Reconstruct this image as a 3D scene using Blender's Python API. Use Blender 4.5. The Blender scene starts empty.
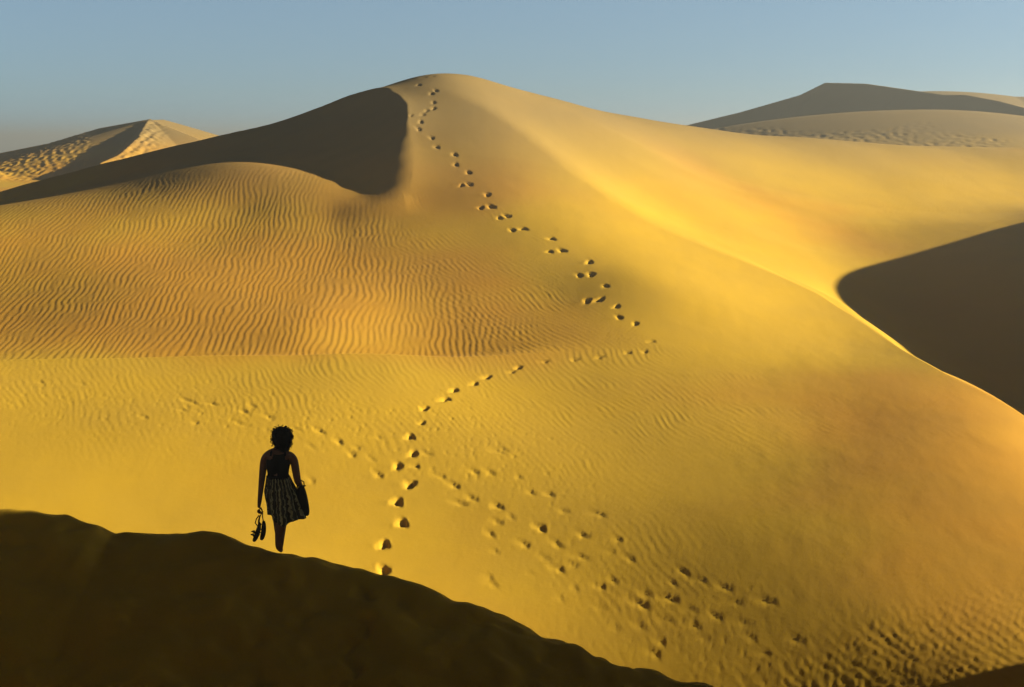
import bpy, bmesh, math, random
import numpy as np
from mathutils import Vector, Matrix

rng = np.random.default_rng(7)
random.seed(7)
C = bpy.context.scene.collection
R = math.radians

# ------------------------------------------------------------------ camera
W, H = 1024, 687
F = 1500.0                      # focal length in pixels of a 1024 wide frame
HORIZON = 140.0
PITCH = math.atan((H / 2 - HORIZON) / F)
cp, sp = math.cos(PITCH), math.sin(PITCH)

cam = bpy.data.cameras.new('camera')
cam.sensor_width = 36.0
cam.lens = 36.0 * F / W
cam.clip_start, cam.clip_end = 0.1, 60000
camo = bpy.data.objects.new('camera', cam)
camo.rotation_euler = (math.pi / 2 - PITCH, 0, 0)
C.objects.link(camo)
scene = bpy.context.scene
scene.camera = camo


def P(px, py, Y):
    """the place on the line of sight of a survey point that lies Y metres away"""
    a, b = (px - W / 2) / F, (H / 2 - py) / F
    dy, dz = cp + b * sp, -sp + b * cp
    return (a * Y / dy, Y, dz * Y / dy)


# ------------------------------------------------------------------ maths
class TPS:
    def __init__(self, pts, lam=0.02):
        p = np.array(pts, float)
        self.c = p[:, :2]
        n = len(p)
        K = self.k(self.c, self.c) + lam * np.eye(n) * 100
        A = np.zeros((n + 3, n + 3))
        A[:n, :n] = K
        A[:n, n] = 1
        A[:n, n + 1:] = self.c
        A[n:, :n] = A[:n, n:].T
        self.w = np.linalg.solve(A, np.concatenate([p[:, 2], np.zeros(3)]))

    def k(self, a, b):
        d2 = ((a[:, None, :] - b[None, :, :]) ** 2).sum(-1)
        return 0.5 * d2 * np.log(d2 + 1e-9)

    def __call__(self, x, y):
        sh = x.shape
        q = np.stack([x.ravel(), y.ravel()], 1)
        out = np.empty(len(q))
        for i in range(0, len(q), 100000):
            s = q[i:i + 100000]
            out[i:i + 100000] = self.k(s, self.c) @ self.w[:-3] + self.w[-3] + s @ self.w[-2:]
        return out.reshape(sh)


def sstep(a, b, v):
    t = np.clip((v - a) / (b - a), 0, 1)
    return t * t * (3 - 2 * t)


def smax(a, b, k):
    h = np.clip(0.5 + 0.5 * (a - b) / k, 0, 1)
    return b + (a - b) * h + k * h * (1 - h)


class Field:
    """tileable random field on an n x n grid, cell metres a cell, read bilinearly"""
    def __init__(self, spec, n=1024, cell=0.08, seed=1, analytic=False):
        r = np.random.default_rng(seed)
        kx = np.fft.fftfreq(n, cell)[None, :]
        ky = np.fft.fftfreq(n, cell)[:, None]
        s = spec(kx, ky)
        f = np.fft.fft2(r.standard_normal((n, n))) * s
        g = np.fft.ifft2(f)
        self.g = g if analytic else g.real / g.real.std()
        if analytic:
            self.g = g / np.abs(g).mean()
        self.n, self.cell = n, cell

    def __call__(self, x, y):
        u, v = x / self.cell, y / self.cell
        i, j = np.floor(u).astype(int), np.floor(v).astype(int)
        fu, fv = u - i, v - j
        n, g = self.n, self.g
        a, b = i % n, j % n
        a1, b1 = (a + 1) % n, (b + 1) % n
        return (g[b, a] * (1 - fu) + g[b, a1] * fu) * (1 - fv) + (g[b1, a] * (1 - fu) + g[b1, a1] * fu) * fv


def blob(lam, sharp=2.0):
    def s(kx, ky):
        k = np.hypot(kx, ky)
        return np.exp(-(k * lam) ** sharp)
    return s


def fract(lam0, beta=1.6, lmin=0.0):
    def s(kx, ky):
        k = np.hypot(kx, ky) + 1e-9
        v = np.where(k * lam0 > 1, (k * lam0) ** (-beta), 1.0)
        v = np.where(k > 1e-8, v, 0)
        return v * np.exp(-(k * lmin) ** 2)
    return s


def gabor(lam, ang, spread_k=0.12, spread_a=0.16):
    kc = 1 / lam
    def s(kx, ky):
        k = np.hypot(kx, ky)
        a = np.arctan2(ky, kx) - ang
        a = (a + math.pi) % (2 * math.pi) - math.pi
        return np.exp(-0.5 * ((k / kc - 1) / spread_k) ** 2 - 0.5 * (a / spread_a) ** 2) * (np.abs(a) < 1.2)
    return s


def ripple(field, x, y):
    """wind ripple cross-section in -1..1: gentle stoss side, steep lee side, forked crests"""
    z = field(x, y)
    ph = np.angle(z)
    amp = np.clip(np.abs(z) * 1.3, 0.15, 1.0)
    s = np.sin(ph + 0.45 * np.sin(ph))
    return s * amp


WARP1 = Field(blob(3.2), seed=11)
WARP2 = Field(blob(3.2), seed=12)
WARPS = Field(blob(0.7), seed=13)
BROAD = Field(blob(9.0), n=512, cell=0.4, seed=14)
FINE = Field(fract(2.0, 1.7, 0.05), n=1024, cell=0.05, seed=15)
RIP_A = Field(gabor(0.225, 0.03, 0.12, 0.10), n=1024, cell=0.05, seed=21, analytic=True)
RIP_B = Field(gabor(0.20, 0.52, 0.12, 0.11), n=1024, cell=0.045, seed=22, analytic=True)
RIP_C = Field(gabor(0.20, 0.40, 0.15, 0.11), n=1024, cell=0.045, seed=23, analytic=True)
RIP_D = Field(gabor(0.15, 0.62, 0.15, 0.14), n=1024, cell=0.035, seed=24, analytic=True)
LUMPS = Field(lambda kx, ky: np.exp(-0.5 * ((np.hypot(kx, ky) * 0.42 - 1) / 0.35) ** 2), n=1024, cell=0.06, seed=25)

# ------------------------------------------------------------------ the dune field: survey points (px, py, metres away)
valley = [
    (-150, 380, 44.5), (0, 380, 46.5), (150, 377, 46.8), (300, 375, 47.5), (450, 370, 48.3),
    (-150, 430, 40), (0, 430, 41), (150, 430, 41), (300, 430, 41.3), (450, 430, 42.0),
    (-150, 520, 34.5), (0, 520, 35), (150, 520, 35.5), (300, 520, 36), (450, 520, 36.7),
    (150, 620, 30.2), (300, 620, 30.8), (450, 640, 30.8), (0, 620, 30), (-150, 620, 29.6), (450, 700, 29.0), (150, 750, 26), (600, 780, 27), (850, 780, 26), (1100, 780, 24),
]
right_slope = [
    (600, 687, 29.3), (600, 600, 32.8), (600, 500, 37.5), (600, 420, 43.3), (600, 360, 48.6),
    (720, 687, 29.0), (720, 600, 32.2), (720, 500, 36.9), (720, 420, 43.0), (720, 350, 49.9),
    (850, 687, 28.5), (850, 600, 31.4), (850, 500, 36.4), (850, 420, 42.9), (850, 350, 51.5),
    (1024, 687, 27.4), (1024, 600, 31.2), (1024, 500, 35.7), (960, 450, 39.6), (1024, 446, 39.6),
    (1250, 600, 31.2), (1250, 520, 36),
]
long_ridge = [
    (1250, 560, 38), (1130, 487, 41), (1024, 415, 42.5), (960, 379, 46.8), (900, 345, 52.5), (830, 297, 59), (760, 258, 64), (700, 226, 68),
    (640, 192, 71), (570, 148, 74), (505, 104, 76.5), (436, 68.5, 79),
]
upper = [
    (560, 300, 54.8), (560, 230, 61.9), (500, 200, 65.4), (460, 150, 71), (430, 110, 75), (401, 152, 71.2), (410, 200, 66.5), (480, 260, 58.8),
    (640, 330, 50.9), (640, 270, 56.5), (380, 86, 79), (388, 106, 76.3),
    (400, 78, 79.2),
]
backs = [
    # bowl behind the long ridge
    (1024, 400, 51.5), (1024, 357, 55), (1024, 315, 59.5), (1024, 280, 64.5), (1024, 249, 71), (950, 290, 65.5), (950, 330, 59), (950, 250, 72.5), (870, 275, 68), (842, 290, 64.5),
    (1150, 400, 49), (1150, 300, 60), (1150, 240, 70), (1150, 200, 83),
    (930, 235, 76), (1024, 218, 79), (840, 240, 75), (900, 200, 84), (780, 200, 79), (1024, 180, 94), (800, 165, 89), (700, 165, 82), (620, 150, 77.5),
    # skyline
    (1150, 158, 112), (1024, 150, 112), (900, 146, 106), (800, 138, 101), (690, 126, 95), (620, 115, 90), (560, 102, 86), (510, 89, 83), (470, 74, 81),
]
arm = [(365, 93, 79), (330, 108, 79.5), (270, 126, 79.0), (200, 144, 78.5), (100, 169, 78.5), (0, 196, 78.5), (-150, 236, 78.5)]
drop = [(-8, 88, 1.2), (0, 92, 0.8), (-10, 100, -3), (6, 105, -2.5), (18, 116, -3.8), (40, 128, -5), (60, 130, -5), (-25, 110, -6), (0, 130, -6.5), (30, 145, -7), (-60, 140, -6.5), (-60, 110, -6.5), (60, 100, -5),
        (-16, 86, -1.6), (-27, 86, -4.2), (-40, 92, -6.2)]
left_body = [
    (-150, 335, 52.5), (0, 335, 51.6), (150, 335, 50.7), (300, 335, 50.2), (420, 335, 51.2), (500, 340, 52),
    (-150, 290, 58.2), (0, 280, 58.0), (120, 280, 57.1), (240, 280, 56.6), (350, 280, 56.6), (450, 290, 56.2),
    (-100, 240, 63.0), (0, 235, 63.2), (120, 225, 64.3), (240, 215, 65.4), (330, 215, 64.8), (400, 228, 63.0),
    (0, 205, 74.0), (100, 183, 75.0), (150, 172, 75.2), (200, 163, 74.8), (240, 160, 74.0), (270, 160, 72.8), (305, 166, 70.8), (340, 178, 68.8), (385, 203, 65.4),
]
ldrop = [(-12, 80, -0.75), (-18, 82, -1.7), (-24, 84, -2.8), (-30, 85, -4.2), (-40, 85, -5.5), (-7, 76, -2.6), (-6, 71, -3.0), (-9, 74, -2.2), (-20, 95, -4), (-8, 90, -1.5), (-60, 110, -6.5), (-10, 110, -5), (10, 100, -2), (20, 120, -5)]
# the steep face under the skyline, turned away from the sun
face_pts = [P(*q) for q in [(401, 152, 71.2), (397, 130, 73.6), (388, 106, 76.3), (380, 86, 79), (393, 190, 67.4), (396, 208, 65.8)] + arm]
face_pts += [P(*q) for q in [(270, 161, 73.0), (340, 179, 68.9), (385, 203, 65.2), (200, 165, 75.0), (100, 185, 75.6), (0, 208, 75.0)]]
face_pts += [(-3, 79, 4.5), (-2, 71.2, 1.2), (-2, 66, -0.5), (-7, 86, 5.8), (-12, 86, 4.2), (-20, 86, 2.2), (-30, 86, 0.0), (2, 79, 7), (4, 66, 3)]

PV = [P(*q) for q in valley]
PR = [P(*q) for q in right_slope]
PG = [P(*q) for q in long_ridge]
PU = [P(*q) for q in upper]
PB = [P(*q) for q in backs]
PL = [P(*q) for q in left_body]
caster_far = [(34, 50, -3.0), (34, 57, -2.1), (34, 64, -1.6), (34, 70, -1.5), (34, 76, -2.1), (34, 84, -3.6), (45, 60, -1.4), (45, 72, -1.6), (58, 60, -3), (36, 42, -5.0), (50, 40, -5)]
BEHIND = [P(*q) for q in arm]
BEHIND += [(p[0] + 0.4, p[1] - 4, p[2] + 0.5) for p in BEHIND[1:]] + [(-9.2, 76, 3.0), (-8.6, 73, 2.0), (-7.5, 69, -0.4)]
# flank that looks at the camera, carried on over the ridge; and the far flank with the bowl, carried on towards the camera
over = [(p[0] + 3.0, p[1] + 6.0, p[2] + 0.9) for p in PG[:-3]] + [(p[0] + 8.0, p[1] + 12.0, p[2] + 1.9) for p in PG[:-3]] + [(p[0] + 4, p[1] + 9, p[2] + 1.5) for p in PG[-3:]]
under = [(p[0] - 3.0, p[1] - 5.0, p[2] + 1.0) for p in PG[:-3]] + [(p[0] - 8.0, p[1] - 12.0, p[2] + 3.0) for p in PG[:-3]] + [(p[0] - 2.5, p[1] - 8.0, p[2] + 0.8) for p in PG[-3:]]
NEAR = TPS(PV + PR + PG + PU + BEHIND + over + [(-8, 88, 4.2), (2, 92, 5.5), (-20, 90, 1.0), (12, 84, 4.5), (25, 84, 4.5), (25, 72, 2), (40, 100, 8), (30, 60, 0)], 0.11)
FAR = TPS(PB + PG + drop + caster_far + under + BEHIND, 0.05)


GRY = np.array([p[1] for p in PG])
GRX = np.array([p[0] for p in PG])


def WIND(x, y):
    xg = np.interp(y, GRY, GRX) + np.minimum(0, y - GRY[0]) * -0.9
    wl = 1 - sstep(57.5, 66, y)
    dr, dl = np.maximum(0, x - xg - 0.3), np.maximum(0, xg - 0.3 - x)
    n = NEAR(x, y) + 0.45 * dr * wl + 0.03 * np.minimum(dr, 12) ** 2 * (1 - wl) * (1 - sstep(70, 78, y))
    f = FAR(x, y) + 0.7 * dl * wl + 0.045 * np.minimum(dl, 14) ** 2 * (1 - wl) * (1 - sstep(74, 79, y)) - 0.45 * dr * np.exp(-dr / 2.0) * wl
    k = np.interp(y, [42, 56, 59, 65, 70, 77, 81], [0.04, 0.06, 0.25, 1.4, 2.2, 1.6, 0.4])
    return -smax(-n, -f, k) + 0.15 * k * sstep(60, 67, y)


LEFT = TPS(PV + PR + PG[:-3] + PL + [P(*q) for q in [(560, 300, 54.8), (560, 230, 61.9), (500, 200, 65.4), (480, 260, 58.8), (640, 270, 56.5), (640, 330, 50.9)]] + ldrop, 0.06)
FACE = TPS(face_pts)

CRY = np.array([40, 58, 62, 65.8, 67.4, 71.2, 73.3, 76.3, 79, 95.0])
CRX = np.array([-4.0, -4.4, -4.5, -5.0, -5.35, -5.3, -5.7, -6.3, -7.0, -9.0])


def dune_z(x, y):
    w = WIND(x, y)
    l = LEFT(x, y)
    f = FACE(x + 1.25, y) + 0.02 * np.sin(y * 1.9 + x) + 0.015 * np.sin(y * 4.3 - x * 2)
    # below the crest the two flanks run into each other
    xr = np.interp(y, CRY, CRX)
    t = np.clip((x - xr + 3.2) / 6.4, 0, 1)
    t = t * t * (3 - 2 * t)
    soft = 1 - sstep(63.5, 67.5, y)
    flank = l + (w - l) * t
    f = f + 1.0 * np.maximum(0, x - xr - 0.8)
    k1 = np.interp(y, [63, 66, 69.5, 73], [0.9, 0.9, 0.5, 0.04])
    top = smax(-smax(-w, -f, k1), l - 0.6 * np.maximum(0, x - xr - 0.3), np.interp(y, [63, 67, 72, 76], [0.7, 0.5, 0.25, 0.2]))
    top = np.where((y > 82) & (x < -2), np.minimum(w, f), top)
    z = flank * soft + top * (1 - soft)
    # low lip between the valley floor and the rippled slope
    px = x / y * F + W / 2
    yc = np.interp(px, [-400, 0, 300, 450, 620, 900], [45.5, 46.8, 47.9, 48.6, 49.6, 50]) + 0.05 * np.sin(x * 1.1)
    amp = 0.42 * (1 - sstep(380, 600, px))
    d = y - yc
    lip = np.where(d < 0, np.exp(-(d / 4.2) ** 2), np.maximum(0, 1 - d / 1.15) ** 1.3)
    z = z + amp * lip
    return z


def dune_relief(x, y, z):
    px = x / y * F + W / 2
    wx = x + 0.075 * WARP1(x, y) + 0.016 * WARPS(x, y)
    wy = y + 0.2 * WARP2(x, y)
    yc = np.interp(px, [-400, 0, 300, 450, 620, 900], [45.5, 46.8, 47.9, 48.6, 49.6, 50])
    behind = sstep(-0.05, 0.35, y - yc)
    xr = np.interp(y, CRY, CRX)
    # how far up and right the strong ripples run
    side = x - np.interp(y, [48, 52, 58, 63, 67], [3.2, 1.2, -1.2, -4.0, -7.0])
    top = 1 - sstep(65.5, 72.0, y + 0.10 * x + 0.8 * WARP1(y, x))
    mA = behind * (1 - sstep(-4.5, 0.5, side + 0.6 * WARP2(x, y))) * top
    mB = behind * sstep(-5.5, -1.5, side) * (1 - sstep(0.2, 3.0, side + 0.6 * WARP2(x, y))) * (1 - sstep(58, 66, y))
    mD = behind * sstep(-1.0, 1.2, side) * (1 - sstep(1.5, 5.0, side + 0.8 * WARP1(x, y))) * (1 - sstep(68, 74, y))
    front = (1 - behind)
    patch = sstep(-0.5, 1.2, WARP1(x * 0.6 + 9, y * 0.6))
    mC = front * sstep(37.0, 44.5, y + 0.16 * x + 0.8 * WARP1(y, x)) * (1 - sstep(5, 12, x))
    mE = front * sstep(28, 33, y - 0.25 * x) * sstep(-1, 3, x) * (1 - sstep(9, 15, x)) * (1 - sstep(44, 50, y))
    r = (0.0053 * mA * ripple(RIP_A, wx, wy) + 0.0056 * mB * ripple(RIP_B, wx, wy) + 0.0036 * mD * ripple(RIP_D, wx, wy)
         + 0.0036 * mC * (0.55 + 0.45 * patch) * ripple(RIP_C, wx, wy) + 0.0022 * mE * (0.3 + 0.7 * patch) * ripple(RIP_C, wx * 1.1, wy * 1.1))
    # faint wind texture over the smooth right-hand flanks
    far_side = sstep(2.0, 7.0, side) * behind + front * sstep(3, 8, x)
    r = r + far_side * (0.0016 * (0.25 + 0.75 * sstep(-0.6, 1.0, WARP2(x * 0.35 + 4, y * 0.35))) * ripple(RIP_B, wx, wy) + 0.0022 * FINE(x * 0.8 + 7, y * 0.35))
    # trampled, half-blown sand
    tramp = front * np.exp(-((y - 42.0 + 0.1 * x) / 3.2) ** 2) * (1 - sstep(-1, 4, x))
    tramp2 = np.exp(-((x - 1.4 - (36 - y) * 0.40) / 2.6) ** 2) * sstep(24, 27, y) * (1 - sstep(39, 43, y))
    stony = sstep(0.0, 2.6, (30.4 - y) + 0.35 * (x - 4) + 0.4 * WARP1(x, y)) * sstep(2.0, 5.0, x)
    lum = LUMPS(x * 1.7, y * 1.7)
    r = r + 0.006 * tramp * np.minimum(0, lum + 0.9) * 1.4 + 0.0015 * tramp2 * np.minimum(0, lum + 0.7) * 2
    r = r + stony * (0.0020 * LUMPS(x * 0.7 + 5, y * 1.7) + 0.0016 * LUMPS(x * 2.2, y * 2.8 + 3) + 0.003 * ripple(RIP_C, wx * 0.8, wy * 0.8))
    # broad unevenness of the sand surface
    r = r + 0.035 * BROAD(x, y) * sstep(22, 30, y) + 0.0011 * FINE(x, y)
    return r


# ------------------------------------------------------------------ footprints: (px, py, length, strength, heading)
def hit(px, py, zf, y0=22.0, y1=95.0):
    ys = np.arange(y0, y1, 0.05)
    p = np.array([P(px, py, yy) for yy in ys])
    dz = p[:, 2] - zf(p[:, 0], p[:, 1])
    i = int(np.argmax(dz < 0))
    return p[i] if dz[i] < 0 else p[-1]


trail_up = [(545, 362, .5), (575, 360, .5), (600, 357, .5), (628, 352, .5), (652, 341, .5), (645, 351, .5), (636, 323, .8), (620, 317, .9), (617, 306, .9), (606, 286, .7), (600, 299, 1.4), (588, 300, 1.2), (592, 274, 1.3), (580, 275, .9), (590, 262, 1.2),
            (563, 251, 1.3), (550, 252, .9), (552, 239, 1.1), (524, 229, 1.2), (513, 230, 1.0), (508, 216, 1.1), (500, 218, .9), (492, 207, 1.3), (481, 208, 1.0), (488, 195, 1.2),
            (470, 185, 1.1), (462, 186, .8), (469, 174, 1.0), (456, 166, .9), (455, 156, 1.0), (437, 148, .9), (432, 139, .9), (419, 130, .9), (421, 123, .9), (411, 116, .6), (423, 115, .7), (427, 111, .8), (434, 109, .9), (434, 103, .8),
            (432, 94, .9), (436, 91, .8), (419, 85, .8), (412, 78, .6), (425, 77, .6), (433, 76, .5)]
trail_down = [(385, 570, 1.3), (385, 545, 1.3), (403, 524, 1.3), (398, 503, 1.3), (411, 485, 1.35), (416, 467, .5), (399, 467, 1.0), (414, 455, 1.0), (411, 438, 1.1), (422, 424, .6), (425, 409, 1.0),
              (446, 399, 1.2), (455, 389, 1.0), (475, 382, .7), (487, 376, .9), (512, 371, .5), (519, 367, .7)]
stray = [(186, 402, .8), (194, 405, .7), (212, 405, .8), (244, 413, .8), (253, 408, .6), (270, 418, .7), (296, 430, .6), (320, 432, .9), (339, 442, .9), (357, 448, .6), (352, 455, .7), (379, 476, .9), (372, 460, .4), (378, 438, .5), (310, 446, .4),
         (182, 412, .5), (195, 424, .5), (238, 424, .5), (246, 427, .5), (145, 420, .5), (82, 387, .4), (40, 385, .5), (312, 480, .5),
         (455, 487, 1.0), (461, 505, .9), (472, 500, .8), (498, 508, 1.1), (497, 452, .8), (502, 450, .7), (475, 473, .8), (491, 474, .7), (519, 479, .5), (531, 494, .7), (550, 495, .8), (541, 529, 1.3), (525, 546, 1.2), (558, 546, 1.0), (498, 524, .8),
         (511, 518, .5), (495, 553, .8), (580, 558, 1.0), (559, 570, 1.2), (573, 567, .8), (584, 537, .8), (564, 512, .6), (490, 535, .6), (613, 582, .9), (601, 588, 1.1), (642, 607, 1.3), (671, 601, 1.2), (647, 597, .9), (683, 574, .8), (725, 590, .8),
         (618, 540, .8), (600, 515, .6), (700, 583, .7), (768, 604, 1.0), (716, 618, .8), (695, 628, .8), (661, 643, .7), (655, 655, .8), (705, 640, .6), (745, 625, .6), (798, 642, .8), (615, 630, .5), (489, 578, .8), (492, 585, .8), (441, 478, .7), (427, 455, .7),
         (640, 628, .7), (665, 622, .6), (690, 612, .6), (672, 585, .6), (630, 560, .7), (610, 553, .6), (545, 560, .6), (530, 575, .5), (560, 600, .6), (735, 605, .6), (752, 640, .5), (765, 655, .5), (600, 610, .5), (575, 590, .6)]


def press_prints(x, y, dz, prints, zf, depth=0.075, head=None, y0=22.0):
    pts = [hit(p[0], p[1], zf, y0) for p in prints]
    for n, (c, pr) in enumerate(zip(pts, prints)):
        s = pr[2] * (1.0 if head else (1.0 if pr[1] < 540 else 0.75))
        if head is None:
            ang = random.uniform(-1.1, -0.55)
            L, B = 0.17 * (0.6 + 0.5 * s) * random.uniform(.8, 1.4), 0.075 * (0.7 + 0.4 * s)
        else:
            q = pts[min(n + 1, len(pts) - 1)] - pts[max(n - 1, 0)]
            ang = math.atan2(q[1], q[0]) + random.uniform(-.3, .3)
            L, B = 0.135 * (0.65 + 0.45 * s), 0.085 * (0.7 + 0.35 * s)
        m = (np.abs(x - c[0]) < 0.9) & (np.abs(y - c[1]) < 0.9)
        if not m.any():
            continue
        xx, yy = x[m] - c[0], y[m] - c[1]
        u = xx * math.cos(ang) + yy * math.sin(ang)
        v = -xx * math.sin(ang) + yy * math.cos(ang)
        wob = 1 + 0.18 * np.sin(3 * np.arctan2(v, u) + n)
        away = np.clip((0.03 - xx) / 0.2, 0, 1)
        rr = np.sqrt((u / L) ** 2 + (v / B) ** 2) / wob / (1 + 0.55 * away)
        # heel strike steep, the drifted side blown in and shallow
        pit = -np.exp(-rr ** (3.2 - 1.2 * away)) * (1 - 0.35 * away) * (1 + 0.15 * np.sin(u * 40 + n) * np.cos(v * 50))
        rim = np.exp(-((rr - 1.45) / 0.35) ** 2) * (0.55 + 0.45 * np.sin(np.arctan2(v, u) * 2 + n * 1.7))
        # sand thrown down the fall side
        sp_ = np.exp(-(((xx + 0.26) / 0.20) ** 2 + ((yy + 0.05) / 0.13) ** 2))
        dz[m] += depth * s * (0.8 if head is None and pr[1] > 540 else 1.0) * (pit + 0.10 * rim + 0.08 * sp_ * (s > 0.85))


# ------------------------------------------------------------------ mesh helpers
def link(name, me, mat=None, parent=None):
    o = bpy.data.objects.new(name, me)
    C.objects.link(o)
    if mat:
        me.materials.append(mat)
    if parent:
        o.parent = parent
    return o


def grid_mesh(name, X, Y, Z, mat):
    nr, nc = X.shape
    me = bpy.data.meshes.new(name)
    co = np.stack([X, Y, Z], -1).reshape(-1, 3).astype(np.float32)
    idx = np.arange(nr * nc).reshape(nr, nc)
    q = np.stack([idx[:-1, :-1], idx[:-1, 1:], idx[1:, 1:], idx[1:, :-1]], -1).reshape(-1, 4)
    me.vertices.add(len(co))
    me.vertices.foreach_set('co', co.ravel())
    me.loops.add(q.size)
    me.loops.foreach_set('vertex_index', q.ravel().astype(np.int32))
    me.polygons.add(len(q))
    me.polygons.foreach_set('loop_start', np.arange(0, q.size, 4, dtype=np.int32))
    me.polygons.foreach_set('use_smooth', np.ones(len(q), dtype=bool))
    me.update(calc_edges=True)
    return link(name, me, mat)


def structure(o):
    o['kind'] = 'structure'
    return o


# ------------------------------------------------------------------ materials
class Nodes:
    def __init__(self, name):
        self.m = bpy.data.materials.new(name)
        self.m.use_nodes = True
        self.t = self.m.node_tree
        self.b = self.t.nodes['Principled BSDF']
        self.pos = self.t.nodes.new('ShaderNodeNewGeometry').outputs['Position']

    def n(self, typ, **kw):
        nd = self.t.nodes.new(typ)
        for k, v in kw.items():
            if k in nd.inputs:
                nd.inputs[k].default_value = v
            else:
                setattr(nd, k, v)
        return nd

    def l(self, a, b):
        self.t.links.new(a, b)

    def noise(self, scale, detail=3, rough=0.55, vec=None):
        nd = self.n('ShaderNodeTexNoise')
        nd.inputs['Scale'].default_value = scale
        nd.inputs['Detail'].default_value = detail
        nd.inputs['Roughness'].default_value = rough
        self.l(vec or self.pos, nd.inputs['Vector'])
        return nd.outputs['Fac']

    def math(self, op, a, b=None, clamp=False):
        nd = self.n('ShaderNodeMath', operation=op)
        nd.use_clamp = clamp
        for i, v in enumerate((a, b)):
            if v is None:
                continue
            if isinstance(v, (int, float)):
                nd.inputs[i].default_value = v
            else:
                self.l(v, nd.inputs[i])
        return nd.outputs[0]

    def rng(self, v, a, b, c=0.0, d=1.0, smooth=True):
        nd = self.n('ShaderNodeMapRange')
        nd.interpolation_type = 'SMOOTHSTEP' if smooth else 'LINEAR'
        self.l(v, nd.inputs['Value'])
        for k, val in zip(('From Min', 'From Max', 'To Min', 'To Max'), (a, b, c, d)):
            nd.inputs[k].default_value = val
        return nd.outputs[0]

    def mix(self, fac, a, b, blend='MIX'):
        nd = self.n('ShaderNodeMix', data_type='RGBA', blend_type=blend)
        for s, v in ((0, fac), (6, a), (7, b)):
            if isinstance(v, (int, float)):
                nd.inputs[s].default_value = v
            elif isinstance(v, tuple):
                nd.inputs[s].default_value = (*v, 1)
            else:
                self.l(v, nd.inputs[s])
        return nd.outputs[2]


GOLD = (0.66, 0.405, 0.024)
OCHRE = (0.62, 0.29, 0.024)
BUFF = (0.27, 0.188, 0.070)


def sand_material(name, grain=1.0):
    s = Nodes(name)
    sep = s.n('ShaderNodeSeparateXYZ')
    s.l(s.pos, sep.inputs[0])
    big = s.noise(0.055, 3)
    mid = s.noise(0.35, 4)
    # haze fade and dimming of the sunlit upper slopes, painted in by height
    hz = s.math('ADD', sep.outputs['Z'], s.math('MULTIPLY', s.math('SUBTRACT', big, 0.5), 3.0))
    high = s.rng(hz, -4.0, 1.6)
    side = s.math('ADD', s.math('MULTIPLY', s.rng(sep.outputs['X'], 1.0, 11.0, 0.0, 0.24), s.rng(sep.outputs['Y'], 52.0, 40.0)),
                  s.math('MULTIPLY', s.rng(sep.outputs['Y'], 46.0, 50.0, 0.0, 0.20), s.rng(sep.outputs['X'], 4.0, -2.0)))  # warm tint of grazing light painted on the lower right and left mound
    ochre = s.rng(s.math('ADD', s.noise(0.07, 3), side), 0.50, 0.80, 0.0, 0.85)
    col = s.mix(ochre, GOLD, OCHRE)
    col = s.mix(high, col, BUFF)
    col = s.mix(s.rng(mid, 0.3, 0.7, 0.0, 0.14), col, (0.40, 0.25, 0.06))
    spk = s.noise(55, 2)
    col = s.mix(s.rng(spk, 0.35, 0.75, 0.0, 0.16), col, (0.28, 0.16, 0.05))
    s.l(col, s.b.inputs['Base Color'])
    s.b.inputs['Roughness'].default_value = 0.95
    s.b.inputs['Specular IOR Level'].default_value = 0.12
    bump = s.n('ShaderNodeBump')
    bump.inputs['Strength'].default_value = 0.22
    bump.inputs['Distance'].default_value = 0.02
    hgt = s.math('ADD', s.math('MULTIPLY', s.noise(9, 4, 0.6), 0.8), s.math('MULTIPLY', s.noise(70, 2), 0.22 * grain))
    s.l(hgt, bump.inputs['Height'])
    s.l(bump.outputs[0], s.b.inputs['Normal'])
    return s.m


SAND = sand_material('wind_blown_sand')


def flat(name, col, rough=0.8, var=0.25, scale=30.0, spec=0.2):
    s = Nodes(name)
    dark = tuple(c * (1 - var) for c in col)
    s.l(s.mix(s.rng(s.noise(scale, 4), 0.3, 0.7), dark, col), s.b.inputs['Base Color'])
    s.b.inputs['Roughness'].default_value = rough
    s.b.inputs['Specular IOR Level'].default_value = spec
    return s.m

#%%TERRAIN
# ------------------------------------------------------------------ main dune field
u_in = np.arange(-30, 1056, 1.25)
u_px = np.concatenate([np.arange(-900, -30, 14.0), u_in, np.arange(1056, 1300, 4.0), np.arange(1300, 2700, 16.0)])
U = (u_px - W / 2) / F
ROWS = np.concatenate([np.arange(14, 23, .25), np.arange(23, 30, .075), np.arange(30, 80, .105), np.arange(80, 100, .22), np.arange(100, 150, .7)])
Xg = U[None, :] * ROWS[:, None]
Yg = np.repeat(ROWS[:, None], len(U), 1)
Zg = dune_z(Xg, Yg)
Zr = dune_relief(Xg, Yg, Zg)
for pr, hd, dp in ((trail_up, 1, 0.085), (trail_down, 1, 0.088), (stray, None, 0.036)):
    press_prints(Xg, Yg, Zr, pr, dune_z, dp, hd)
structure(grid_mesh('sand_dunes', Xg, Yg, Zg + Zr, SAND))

# ------------------------------------------------------------------ foreground dune with the photographer's own dune behind it
cr = [P(*q) for q in [(-120, 512, 20.3), (0, 514, 20.1), (30, 514, 20.05), (60, 518, 20), (95, 527, 19.9), (112, 534, 19.9), (150, 535, 19.8), (190, 535.5, 19.8), (232, 542, 19.7), (262, 551, 19.6), (285, 555, 19.6), (310, 561, 19.5), (345, 569, 19.4),
                      (385, 579, 19.3), (420, 589, 19.2), (450, 601, 19.1), (500, 621, 18.9), (560, 646, 18.7), (620, 669, 18.5), (700, 688, 18.2), (780, 712, 18)]]
cx, cyy, cz = (np.array(v) for v in zip(*cr))


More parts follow.
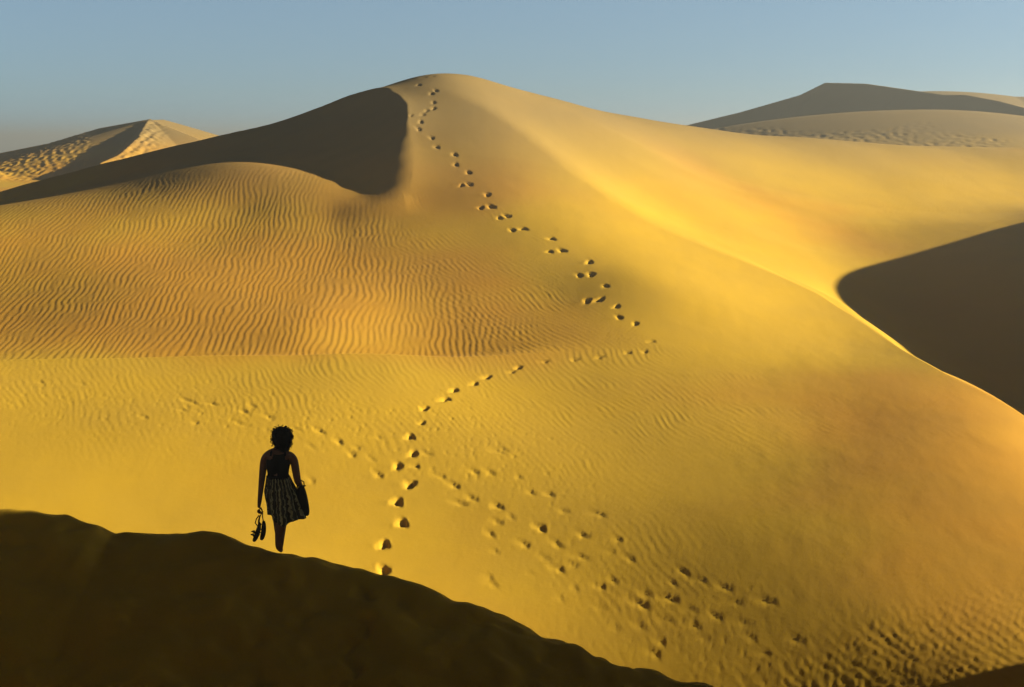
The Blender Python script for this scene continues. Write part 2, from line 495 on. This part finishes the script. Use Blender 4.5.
def fore_z(x, y):
    yc = np.interp(x, cx, cyy)
    zc = np.interp(x, cx, cz) - np.maximum(0, x - cx[-1]) * 0.25 + np.minimum(0, x - cx[0]) * 0.02
    d = y - yc
    near = zc - math.tan(R(19)) * (np.sqrt(np.minimum(d, 0) ** 2 + 0.3 ** 2) - 0.3)
    lee = -math.tan(R(31)) * (np.sqrt(np.maximum(d, 0) ** 2 + 0.45 ** 2) - 0.45)
    z = near + lee
    floor_ = -9.0 + 0 * x
    z = np.where(d < 0, smax(z, floor_, 1.2), z)
    own = -1.65 - 0.62 * (np.sqrt(np.maximum(y + 1.0, 0) ** 2 + 1.0) - 1.0) + 0.02 * np.minimum(y, 0)
    z = smax(z, own, 0.8)
    hump = 4.9 - 0.83 * (np.sqrt(np.maximum(0, 25.6 - x) ** 2 + 0.5) - 0.7) - 0.25 * np.maximum(0, x - 26) - 1.6 * np.maximum(0, y - 23.5) - 0.12 * np.maximum(0, 12 - y)  # unseen dune to the right, shaped to shade the foreground crest and walker
    z = smax(z, hump, 1.0)
    return z


xs = np.concatenate([np.arange(-40, -9, .6), np.arange(-9, 4.5, .035), np.arange(4.5, 60, .4)])
ys = np.concatenate([np.arange(-40, 12, .6), np.arange(12, 16, .1), np.arange(16, 21.5, .03), np.arange(21.5, 32, .4)])
Xf, Yf = np.meshgrid(xs, ys)
Zf = fore_z(Xf, Yf)
Rf = 0.012 * FINE(Xf, Yf) + 0.012 * LUMPS(Xf, Yf) * sstep(-0.4, .6, WARP1(Xf, Yf)) + 0.03 * WARPS(Xf * .8, Yf * .8) + 0.012 * LUMPS(Xf * .8 + 3, Yf * .5)
press_prints(Xf, Yf, Rf, [(365, 594, 1.2), (366, 624, 1.3), (350, 641, 1.0), (355, 668, 1.3), (337, 684, .9)], fore_z, 0.08, 1, 15.0)
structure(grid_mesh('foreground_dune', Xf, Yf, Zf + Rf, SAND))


# ------------------------------------------------------------------ dunes far behind
def ridge_dune(x, y, pts, slip=32.0, wind=11.0, side=1, base=-9.0):
    """pts: crest polyline; slip face on the side given, gentle windward side on the other"""
    best = np.full(x.shape, 1e9)
    zc = np.zeros(x.shape)
    sg = np.zeros(x.shape)
    for a, b in zip(pts[:-1], pts[1:]):
        ax, ay, az = a
        dx, dy, dz_ = b[0] - ax, b[1] - ay, b[2] - az
        L2 = dx * dx + dy * dy
        t = np.clip(((x - ax) * dx + (y - ay) * dy) / L2, 0, 1)
        qx, qy = x - (ax + t * dx), y - (ay + t * dy)
        d = np.hypot(qx, qy)
        s = np.sign(dx * (y - ay) - dy * (x - ax)) * side
        m = d < best
        best = np.where(m, d, best)
        zc = np.where(m, az + t * dz_, zc)
        sg = np.where(m, s, sg)
    f = np.where(sg > 0, math.tan(R(slip)), math.tan(R(wind)))
    return np.maximum(zc - f * best, base)


def far_grid(name, u0, u1, du, y0, y1, dy, zf):
    u = (np.arange(u0, u1, du) - W / 2) / F
    yy = np.arange(y0, y1, dy)
    X, Y = u[None, :] * yy[:, None], np.repeat(yy[:, None], len(u), 1)
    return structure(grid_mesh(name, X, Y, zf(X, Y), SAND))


def far_left(x, y):
    pts = [P(100, 163, 142), P(120, 154, 147), P(138, 137, 154), P(148, 120, 165), P(163, 119.5, 173), P(176, 123, 178), P(195, 131, 185), P(222, 143, 195)]
    pts2 = [P(150, 119, 166), P(100, 128, 172), P(50, 143, 176), P(0, 153, 180), P(-150, 165, 190)]
    a = ridge_dune(x, y, pts, 31, 16, 1)
    b = ridge_dune(x, y, pts2, 14, 42, 1)
    px = x / y * F + W / 2
    m = -2.5 - 0.012 * (y - 150) ** 2 * np.where(y < 150, .35, 1) - 0.004 * np.maximum(0, x + 57) ** 2 * 2.5 + 0.015 * np.minimum(0, x + 57)
    apron = -4.3 - 0.055 * (130 - y)
    apron = np.minimum(apron, -2.7 - 0.0 * x)
    z = smax(np.maximum(np.maximum(a, b), m), apron, 0.3)
    lum = LUMPS(x * .5, y * .3)
    scrub = sstep(138, 143, y) * (1 - sstep(88, 100, px)) * (1 - sstep(170, 178, y))
    edge = np.exp(-((x - np.interp(y, [147, 154, 165], [P(128, 154, 147)[0], P(146, 137, 154)[0], P(154, 120, 165)[0]])) / 1.2) ** 2) * sstep(143, 147, y) * (1 - sstep(163, 168, y))
    return z + scrub * 0.032 * np.maximum(-0.5, lum) + 0.05 * edge * LUMPS(x * .45, y * .3)


def far_right(x, y):
    pts = [P(560, 150, 230), P(685, 125, 222), P(740, 112, 216), P(800, 95, 210), P(825, 83, 207), P(865, 84, 203), P(905, 89, 198), P(945, 94, 192), P(965, 94, 189), P(1000, 101, 183), P(1040, 112, 177), P(1150, 150, 160)]
    a = ridge_dune(x, y, pts, 32, 10, -1)
    m = P(930, 110, 168)
    b = m[2] - 0.0042 * (x - m[0]) ** 2 * np.where(x < m[0], 0.85, 1.6) - np.where(y < m[1], 0.20 * (np.sqrt((y - m[1]) ** 2 + 25) - 5), 0.35 * (y - m[1]))
    back = P(935, 91, 235)
    c = back[2] - 0.25 * np.abs(y - back[1]) - 0.006 * (x - back[0]) ** 2
    back2 = P(1015, 97, 235)
    c2 = back2[2] - 0.25 * np.abs(y - back2[1]) - 0.004 * (x - back2[0]) ** 2
    z = np.maximum(np.maximum(a, smax(b, -0.15 - 0.16 * np.maximum(0, 150 - y), 0.6)), np.maximum(c, c2))
    lum = LUMPS(x * .38, y * .26)
    tr = sstep(0.2, 1.0, WARP1(x * .25, y * .2)) * (z - a > 0.05) * (y < 172)
    return z + 0.024 * tr * np.minimum(0.3, lum) + 0.05 * BROAD(x * .3, y * .3)


far_grid('distant_dune', -120, 330, 1.2, 118, 215, .28, far_left)
far_grid('distant_dune', 520, 1240, 1.5, 114, 260, .35, far_right)

# desert floor out to the coast and the sea beyond it
PLAIN = -13.0
xp = np.concatenate([-np.geomspace(9000, 200, 20), np.linspace(-180, 180, 37), np.geomspace(200, 9000, 20)])
yp = np.concatenate([-np.geomspace(900, 60, 10), np.linspace(-40, 300, 40), np.geomspace(320, 1900, 16)])
Xp, Yp = np.meshgrid(xp, yp)
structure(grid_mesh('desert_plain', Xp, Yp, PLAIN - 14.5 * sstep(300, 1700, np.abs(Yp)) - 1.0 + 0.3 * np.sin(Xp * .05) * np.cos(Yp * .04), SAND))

sea = Nodes('sea_water')
sea.b.inputs['Base Color'].default_value = (0.035, 0.06, 0.07, 1)
sea.b.inputs['Roughness'].default_value = 0.45
bp = sea.n('ShaderNodeBump')
bp.inputs['Strength'].default_value = 0.4
sea.l(sea.noise(0.05, 4), bp.inputs['Height'])
sea.l(bp.outputs[0], sea.b.inputs['Normal'])
Xs, Ys = np.meshgrid(np.linspace(-30000, 30000, 25), np.concatenate([np.linspace(1500, 5000, 10), np.linspace(6000, 40000, 12)]))
structure(grid_mesh('sea', Xs, Ys, np.full(Xs.shape, -22.0), sea.m))

#%%PERSON
# ------------------------------------------------------------------ the walker and what she carries
def thing(name, label, cat, loc, rot=(0, 0, 0), group=None):
    o = bpy.data.objects.new(name, None)
    o.empty_display_size = 0.1
    o.location, o.rotation_euler = loc, rot
    o['label'], o['category'] = label, cat
    if group:
        o['group'] = group
    C.objects.link(o)
    return o


def tube(bm, pts, rad, n=8, cap=True, flat_=1.0):
    pts = [Vector(p) for p in pts]
    rings = []
    ref = Vector((0.31, 0.9, 0.2))
    for i, p in enumerate(pts):
        d = (pts[min(i + 1, len(pts) - 1)] - pts[max(i - 1, 0)]).normalized()
        a = d.cross(ref).normalized()
        b = d.cross(a)
        r = rad[i] if isinstance(rad, (list, tuple)) else rad
        rings.append([bm.verts.new(p + (a * math.cos(2 * math.pi * k / n) + b * math.sin(2 * math.pi * k / n) * flat_) * r) for k in range(n)])
    for r0, r1 in zip(rings[:-1], rings[1:]):
        for k in range(n):
            bm.faces.new((r0[k], r0[(k + 1) % n], r1[(k + 1) % n], r1[k]))
    if cap:
        bm.faces.new(rings[0][::-1])
        bm.faces.new(rings[-1])
    return rings


def done(name, bm, mat, parent, smooth=True, sub=0):
    bmesh.ops.recalc_face_normals(bm, faces=bm.faces)
    me = bpy.data.meshes.new(name)
    bm.to_mesh(me)
    bm.free()
    me.polygons.foreach_set('use_smooth', np.full(len(me.polygons), smooth))
    o = link(name, me, mat, parent)
    if sub:
        m = o.modifiers.new('round', 'SUBSURF')
        m.levels = m.render_levels = sub
    return o


skin_m = flat('tanned_skin', (0.24, 0.125, 0.075), 0.6, 0.12)
hair_m = flat('dark_hair', (0.014, 0.010, 0.008), 0.85, 0.4, 60, 0.08)
top_m = flat('dark_jersey', (0.018, 0.015, 0.014), 0.9, 0.2)
bag_m = flat('dark_canvas', (0.026, 0.022, 0.018), 0.9, 0.3, 60)
sandal_m = flat('dark_leather', (0.030, 0.021, 0.015), 0.6, 0.3)
eye_m = flat('eye', (0.25, 0.22, 0.2), 0.2, 0.1)
lip_m = flat('lips', (0.20, 0.06, 0.05), 0.5, 0.1)

sk = Nodes('striped_cotton')
uvn = sk.n('ShaderNodeUVMap', uv_map='UVMap')
su = sk.n('ShaderNodeSeparateXYZ')
sk.l(uvn.outputs[0], su.inputs[0])
nz = sk.noise(18, 3)
ph = sk.math('ADD', sk.math('MULTIPLY', su.outputs['X'], 25.0), sk.math('MULTIPLY', nz, 1.3))
tri = sk.math('ABSOLUTE', sk.math('SUBTRACT', sk.math('FRACT', ph), 0.5))
sk.l(sk.mix(sk.rng(tri, 0.30, 0.38), (0.08, 0.075, 0.045), (0.50, 0.48, 0.28)), sk.b.inputs['Base Color'])
sk.b.inputs['Roughness'].default_value = 0.9

wx0, wy0 = P(280, 553, 19.62)[:2]
wy0 = float(np.interp(wx0, cx, cyy)) + 0.02
wz0 = float((Zf + Rf)[int(np.argmin(np.abs(ys - wy0))), int(np.argmin(np.abs(xs - wx0)))]) - 0.035
woman = thing('person', 'woman seen from behind in a sleeveless top and striped skirt, walking over the dark crest', 'person', (wx0, wy0, wz0))


woman.scale = (1.04, 1.04, 1.04)


def ground(dx, dy):
    return float(fore_z(np.array([wx0 + dx]), np.array([wy0 + dy]))[0]) - wz0


gl = ground(-0.05, 0.36)
gr = ground(-0.01, 0.0)
V = []          # (position, radius x, radius y, parent index)


def add(p, r, par, ry=None):
    V.append((Vector(p), r, ry or r, par))
    return len(V) - 1


pel = add((0.0, 0, 0.93), 0.155, None, 0.115)
wai = add((-0.003, 0, 1.09), 0.118, pel, 0.095)
che = add((0.004, 0.0, 1.25), 0.138, wai, 0.088)
upc = add((0.012, 0.0, 1.345), 0.115, che, 0.075)
nek = add((0.024, 0.008, 1.425), 0.050, upc)
hd0 = add((0.034, 0.02, 1.49), 0.070, nek)
hd1 = add((0.040, 0.028, 1.55), 0.088, hd0)
hd2 = add((0.042, 0.022, 1.62), 0.078, hd1)
# left arm, hanging, holding the sandals
sl = add((-0.135, 0, 1.335), 0.064, upc)
sl2 = add((-0.178, 0, 1.285), 0.058, sl)
e1 = add((-0.215, -0.015, 0.985), 0.043, sl2)
w1 = add((-0.255, 0.03, 0.715), 0.029, e1)
p1 = add((-0.268, 0.045, 0.635), 0.034, w1, 0.020)
# right arm, bent a little, bag hanging from it
sr = add((0.162, 0, 1.335), 0.058, upc)
sr2 = add((0.205, 0, 1.285), 0.060, sr)
e2 = add((0.248, -0.02, 1.00), 0.050, sr2)
w2 = add((0.285, 0.16, 0.86), 0.026, e2)
p2 = add((0.288, 0.225, 0.835), 0.030, w2, 0.020)
# legs
hr = add((0.055, 0, 0.86), 0.098, pel)
kr = add((0.030, 0.012, 0.47), 0.076, hr)
cr_ = add((0.010, -0.022, 0.33), 0.074, kr)
ar = add((-0.008, -0.01, gr + 0.085), 0.055, cr_)
hl = add((-0.075, 0.0, 0.86), 0.098, pel)
kl = add((-0.060, 0.17, 0.50), 0.058, hl)
cl_ = add((-0.055, 0.22, 0.34), 0.056, kl)
al = add((-0.050, 0.30, gl + 0.085), 0.036, cl_)
fr1 = add((-0.008, 0.06, gr + 0.040), 0.036, ar, 0.032)
fr2 = add((-0.004, 0.15, ground(0, 0.15) + 0.024), 0.036, fr1, 0.022)
fl1 = add((-0.050, 0.37, ground(-.05, .37) + 0.042), 0.036, al, 0.032)
fl2 = add((-0.050, 0.46, ground(-.05, .46) + 0.026), 0.036, fl1, 0.022)

me = bpy.data.meshes.new('person_body')
me.from_pydata([v[0] for v in V], [(v[3], i) for i, v in enumerate(V) if v[3] is not None], [])
tmp = bpy.data.objects.new('person_body', me)
C.objects.link(tmp)
mod = tmp.modifiers.new('skin', 'SKIN')
mod.use_smooth_shade = True
for i, d in enumerate(me.skin_vertices[0].data):
    d.radius = (V[i][1], V[i][2])
    d.use_root = (i == 0)
ss = tmp.modifiers.new('sub', 'SUBSURF')
ss.levels = ss.render_levels = 2
dg = bpy.context.evaluated_depsgraph_get()
body = bpy.data.meshes.new_from_object(tmp.evaluated_get(dg))
bpy.data.objects.remove(tmp)
bm = bmesh.new()
bm.from_mesh(body)


def hand(bm, palm, down, side, out, curl, holds):
    """four fingers and a thumb rooted in the palm; down = finger direction, out = back-of-hand direction"""
    palm, down, side, out = Vector(palm), Vector(down).normalized(), Vector(side).normalized(), Vector(out).normalized()
    for k, (L, r) in enumerate(((0.070, .0085), (0.078, .009), (0.074, .0088), (0.058, .0078))):
        b = palm + side * (0.030 - 0.020 * k)
        q = [b - down * 0.01]
        ang = 0.25
        cur = b + down * 0.012
        q.append(cur)
        for seg, fr in enumerate((.45, .32, .23)):
            ang += curl * (0.55 + 0.35 * seg) + 0.05 * k
            cur = cur + (down * math.cos(ang) - out * math.sin(ang)) * L * fr
            q.append(cur)
        tube(bm, q, [r * 1.1, r * 1.05, r, r * .9, r * .6], 7)
    b = palm + side * 0.026 - down * 0.030
    tube(bm, [b, b + side * 0.022 + down * 0.016 - out * 0.010, b + side * 0.026 + down * 0.042 - out * 0.024, b + side * 0.018 + down * 0.062 - out * 0.034], [.012, .011, .010, .006], 7)


hand(bm, (-0.272, 0.05, 0.600), (-0.10, 0.12, -1), (0.25, 1, 0.1), (-1, 0.2, 0.1), 0.95, True)
hand(bm, (0.290, 0.262, 0.826), (0.03, 1, -0.15), (-0.5, 0.1, 0.9), (0.9, 0.1, 0.5), 0.55, False)
# nose and ears belong to the same figure
tube(bm, [(0.041, 0.105, 1.575), (0.041, 0.122, 1.552), (0.041, 0.132, 1.533), (0.041, 0.112, 1.524)], [.006, .009, .012, .008], 8)
for s in (-1, 1):
    tube(bm, [(0.041 + s * .080, 0.03, 1.515), (0.041 + s * .090, 0.022, 1.535), (0.041 + s * .094, 0.012, 1.56), (0.041 + s * .086, 0.02, 1.575)], [.006, .010, .011, .006], 7)
body_o = done('body', bm, skin_m, woman)
for s in (-1, 1):
    b = bmesh.new()
    bmesh.ops.create_uvsphere(b, u_segments=10, v_segments=8, radius=0.012, matrix=Matrix.Translation((0.041 + s * .032, 0.098, 1.565)))
    done('eye', b, eye_m, woman)
b = bmesh.new()
tube(b, [(0.016, 0.100, 1.500), (0.030, 0.110, 1.502), (0.041, 0.113, 1.500), (0.052, 0.110, 1.502), (0.066, 0.100, 1.500)], [.003, .006, .007, .006, .003], 7)
done('lips', b, lip_m, woman)

# hair: a curly bob to the nape
hr_rng = random.Random(5)
bm = bmesh.new()
hc = Vector((0.056, 0.002, 1.585))
bmesh.ops.create_icosphere(bm, subdivisions=4, radius=1.0)
for v in bm.verts:
    d = v.co.normalized()
    r = 0.124 + 0.012 * math.sin(7 * d.x + 3 * d.z) * math.sin(6 * d.y + 2) + 0.006 * math.sin(19 * d.x) * math.sin(17 * d.z + 5 * d.y)
    p = Vector((d.x * r * 1.04, d.y * r * 0.98, d.z * r * (0.98 if d.z > 0 else 1.75)))
    if d.y > 0.42 and d.z < 0.55:
        p.y = min(p.y, 0.045)
    v.co = hc + p
for k in range(300):
    th, z = hr_rng.uniform(0, 2 * math.pi), hr_rng.uniform(-1.0, 0.98)
    d = Vector((math.cos(th) * math.sqrt(1 - z * z), math.sin(th) * math.sqrt(1 - z * z), z))
    if d.y > 0.45 and z < 0.6:
        continue
    base = hc + Vector((d.x * .120, d.y * .114, d.z * (.108 if z > 0 else .175)))
    L, cr0 = hr_rng.uniform(.025, .055), hr_rng.uniform(.005, .010)
    t0 = hr_rng.uniform(0, 6)
    fall = Vector((d.x * .5, d.y * .5, -0.85 if z < .5 else 0.1)).normalized()
    a = fall.cross(Vector((0.3, 0.8, 0.4))).normalized()
    c_ = fall.cross(a)
    pts = [base + fall * L * i / 8 + d * 0.012 * math.sin(i / 8 * 3) + (a * math.cos(t0 + i * 1.2) + c_ * math.sin(t0 + i * 1.2)) * cr0 for i in range(9)]
    tube(bm, pts, [.0035] * 8 + [.0012], 4)
done('hair', bm, hair_m, woman)

# sleeveless top
bm = bmesh.new()
prof = [(1.035, -.004, .146, .118), (1.06, -.004, .142, .114), (1.10, -.003, .136, .110), (1.17, 0, .146, .116), (1.24, .004, .160, .124), (1.29, .008, .160, .118), (1.33, .010, .138, .106), (1.362, .012, .112, .094)]
rings = []
for z, ox, rx, ry in prof:
    ring = []
    for k in range(40):
        th = 2 * math.pi * k / 40
        fold = 1 + 0.012 * math.sin(5 * th + z * 30)
        ring.append(bm.verts.new((ox + rx * math.cos(th) * fold, ry * math.sin(th) * fold - 0.002, z + (0.012 * abs(math.cos(th)) if z > 1.3 else 0))))
    rings.append(ring)
for r0, r1 in zip(rings[:-1], rings[1:]):
    for k in range(40):
        bm.faces.new((r0[k], r0[(k + 1) % 40], r1[(k + 1) % 40], r1[k]))
for s in (-1, 1):
    tube(bm, [(0.012 + s * .092, -0.085, 1.345), (0.012 + s * .088, -.062, 1.392), (0.012 + s * .086, -.01, 1.412), (0.012 + s * .086, .05, 1.392), (0.012 + s * .09, .088, 1.35)], .017, 8, flat_=.5)
done('top', bm, top_m, woman)

# gathered skirt swinging to the right
bm = bmesh.new()
uv = bm.loops.layers.uv.new('UVMap')
NT, NZ = 120, 26
rings = []
for j in range(NZ + 1):
    t = j / NZ
    ring = []
    for k in range(NT):
        th = 2 * math.pi * k / NT
        c, s = math.cos(th), math.sin(th)
        hem = 0.500 + 0.035 * c * (c > 0) + 0.115 * max(0, -c) ** 1.2 - 0.065 * math.exp(-((th - 5.05) / .30) ** 2) + 0.012 * math.sin(5 * th + 1)
        z = 1.065 + (hem - 1.065) * t
        rx = 0.144 + (0.055 * min(1, t * 2.2)) + (0.135 * t ** 1.5 * max(0, c) - 0.045 * t * max(0, -c))
        ry = 0.112 + 0.07 * min(1, t * 1.8) + 0.05 * t
        pl = 0.020 * min(1, t * 1.6) * math.sin(13 * th + 1.2 * math.sin(2 * th) + 1.0 * t) + 0.008 * math.sin(29 * th + 3 * t) + 0.010 * t * math.sin(6 * th + 4 * t)
        tight = 0.004 * math.sin(40 * th) * (1 - t)
        ring.append(bm.verts.new((-0.004 + (rx + pl + tight) * c + 0.030 * t, (ry + pl + tight) * s + 0.02 * t, z)))
    rings.append(ring)
for j in range(NZ):
    for k in range(NT):
        f = bm.faces.new((rings[j][k], rings[j][(k + 1) % NT], rings[j + 1][(k + 1) % NT], rings[j + 1][k]))
        for lp, (a, b_) in zip(f.loops, ((k, j), (k + 1, j), (k + 1, j + 1), (k, j + 1))):
            lp[uv].uv = (a / NT, b_ / NZ)
skirt = done('skirt', bm, sk.m, woman)
so_ = skirt.modifiers.new('cloth', 'SOLIDIFY')
so_.thickness = 0.004
bm = bmesh.new()
tube(bm, [(-0.004 + .143 * math.cos(a), .117 * math.sin(a), 1.062) for a in np.linspace(0, 2 * math.pi, 41)], .010, 8, False)
done('waistband', bm, top_m, woman)

# soft bag hanging from her right arm
bag = thing('shoulder_bag', 'soft dark bag hanging from the right arm of the walking woman', 'bag', (wx0 + 0.325, wy0 - 0.02, wz0 + 0.79))
bm = bmesh.new()
outline = [(-.085, .16), (-.03, .205), (.012, .195), (.045, .08), (.070, -.02), (.088, -.12), (.092, -.185), (.075, -.235), (.045, -.222), (.012, -.262), (-.03, -.225), (-.07, -.17), (-.095, -.06), (-.10, .06)]
NB = len(outline)
ringsb = []
for y, sc_ in ((-.050, .72), (-.040, .92), (0, 1.0), (.045, .96), (.06, .75)):
    ringsb.append([bm.verts.new((x * sc_ + .004 * math.sin(9 * z), y + .008 * math.sin(14 * z + 3 * x), z * sc_)) for x, z in outline])
for r0, r1 in zip(ringsb[:-1], ringsb[1:]):
    for k in range(NB):
        bm.faces.new((r0[k], r0[(k + 1) % NB], r1[(k + 1) % NB], r1[k]))
bm.faces.new(ringsb[0][::-1])
bm.faces.new(ringsb[-1])
done('bag_body', bm, bag_m, bag, sub=2)
bm = bmesh.new()
tube(bm, [(-.075, 0.01, .15), (-.075, .02, .22), (-.035, .035, .262), (.012, .03, .235), (.02, .012, .17)], .010, 8, flat_=.5)
tube(bm, [(.012, -.01, .19), (.030, -.03, .200), (.050, -.045, .196)], [.010, .008, .005], 8)
done('strap', bm, bag_m, bag)


# the two sandals dangling from her left hand
def sandal(label, loc, rot):
    t = thing('sandal', label, 'sandal', loc, rot, 'sandals in the woman\'s hand')
    t.scale = (1.15, 1.15, 1.12)
    # length runs down -z from the heel, sole faces +x, toes at the bottom
    bm = bmesh.new()
    n = 26
    tops, bots = [], []
    for k in range(n):
        a = 2 * math.pi * k / n
        u = math.cos(a)
        wdt = 0.032 + 0.012 * (1 - u) * 0.5 + 0.006 * math.cos(2 * a)
        y, z = wdt * math.sin(a), -0.12 + 0.122 * u
        bend = 0.016 * math.cos((z + .12) * 14)
        tops.append(bm.verts.new((bend, y, z)))
        bots.append(bm.verts.new((bend + .018, y * .96, z)))
    for k in range(n):
        bm.faces.new((tops[k], tops[(k + 1) % n], bots[(k + 1) % n], bots[k]))
    bm.faces.new(tops)
    bm.faces.new(bots[::-1])
    done('sole', bm, sandal_m, t, False)
    bm = bmesh.new()
    for zc, h in ((-.165, .042), (-.125, .050)):
        tube(bm, [(0.004, -.040, zc), (-.022, -.036, zc), (-h, -.014, zc + .006), (-h, .014, zc + .006), (-.022, .036, zc), (0.004, .040, zc)], .016, 8, flat_=.35)
    done('toe_strap', bm, sandal_m, t)
    bm = bmesh.new()
    tube(bm, [(0.006, -.030, -.045), (-.030, -.033, -.020), (-.040, -.022, .035), (-.030, -.008, .085), (-.030, .008, .085), (-.040, .022, .035), (-.030, .033, -.020), (0.006, .030, -.045)], .007, 8)
    done('heel_strap', bm, sandal_m, t)


hx, hy, hz = wx0 - 0.290, wy0 + 0.055, wz0 + 0.495
sandal('dark flat sandal hanging from the woman\'s hand, the outer of the pair', (hx + 0.015, hy - 0.02, hz - 0.035), (0.15, 0.30, 0.80))
sandal('dark flat sandal in the woman\'s hand, the one nearer her leg', (hx + 0.06, hy + 0.03, hz - 0.02), (-0.10, 0.08, -0.65))

#%%LIGHT
# ------------------------------------------------------------------ daylight
SUN_EL, SUN_AZ = R(14.0), R(82.0)       # azimuth from the view direction (+Y) to the right (+X)
sd = Vector((math.sin(SUN_AZ) * math.cos(SUN_EL), math.cos(SUN_AZ) * math.cos(SUN_EL), math.sin(SUN_EL)))
sun = bpy.data.lights.new('sun', 'SUN')
sun.energy = 5.0
sun.angle = R(0.5)
sun.color = (1.0, 0.89, 0.66)
so = bpy.data.objects.new('sun', sun)
so.rotation_euler = sd.to_track_quat('Z', 'Y').to_euler()
so.location = sd * 60
C.objects.link(so)

world = bpy.data.worlds.new('World')
scene.world = world
world.use_nodes = True
nt = world.node_tree
bg = nt.nodes['Background']
sky = nt.nodes.new('ShaderNodeTexSky')
sky.sky_type = 'NISHITA'
sky.sun_disc = False
sky.sun_elevation = SUN_EL
sky.sun_rotation = SUN_AZ
sky.altitude = 7000
sky.air_density = 1.0
sky.dust_density = 2.0
sky.ozone_density = 1.0
hs = nt.nodes.new('ShaderNodeHueSaturation')
hs.inputs['Saturation'].default_value = 0.70
nt.links.new(sky.outputs[0], hs.inputs['Color'])
# clear dry air: pale band along the horizon, deep towards the zenith
tc = nt.nodes.new('ShaderNodeTexCoord')
sx = nt.nodes.new('ShaderNodeSeparateXYZ')
nt.links.new(tc.outputs['Generated'], sx.inputs[0])
rp_ = nt.nodes.new('ShaderNodeValToRGB')
els = rp_.color_ramp.elements
els[0].position, els[0].color = 0.0, (0.38, 0.52, 0.62, 1)
els[1].position, els[1].color = 0.75, (0.02, 0.03, 0.035, 1)
for ps, v in ((0.03, .56), (0.09, .74), (0.20, .20), (0.40, .045)):
    e = els.new(ps)
    e.color = (v * 0.94, v * 1.15, v * 1.14, 1) if ps < .15 else (v * 1.0, v * 1.08, v * 1.05, 1)
nt.links.new(sx.outputs['Z'], rp_.inputs[0])
mu = nt.nodes.new('ShaderNodeMix')
mu.data_type = 'RGBA'
mu.blend_type = 'MULTIPLY'
mu.inputs[0].default_value = 1.0
nt.links.new(hs.outputs[0], mu.inputs[6])
nt.links.new(rp_.outputs[0], mu.inputs[7])
nt.links.new(mu.outputs[2], bg.inputs['Color'])
bg.inputs['Strength'].default_value = 0.05

vs = scene.view_settings
vs.view_transform = 'Standard'
vs.look = 'None'
vs.gamma = 1.0
vs.exposure = 1.36
vs.use_curve_mapping = False
scene.render.engine = 'CYCLES'
scene.cycles.use_denoising = True
scene.cycles.max_bounces = 6
scene.cycles.diffuse_bounces = 3
scene.cycles.volume_bounces = 0

hz = bpy.data.materials.new('haze')
hz.use_nodes = True
ht = hz.node_tree
ht.nodes.clear()
ho = ht.nodes.new('ShaderNodeOutputMaterial')
hv = ht.nodes.new('ShaderNodeVolumePrincipled')
hv.inputs['Color'].default_value = (0.88, 0.92, 0.92, 1)
hv.inputs['Density'].default_value = 0.0013
hv.inputs['Anisotropy'].default_value = 0.62
ht.links.new(hv.outputs[0], ho.inputs['Volume'])
bm = bmesh.new()
bmesh.ops.create_cube(bm, size=1.0)
for v in bm.verts:
    v.co = Vector((v.co.x * 62000, 19000 + v.co.y * 44000, -14 + (v.co.z) * 50))
hme = bpy.data.meshes.new('haze')
bm.to_mesh(hme)
bm.free()
link('haze', hme, hz)['kind'] = 'stuff'
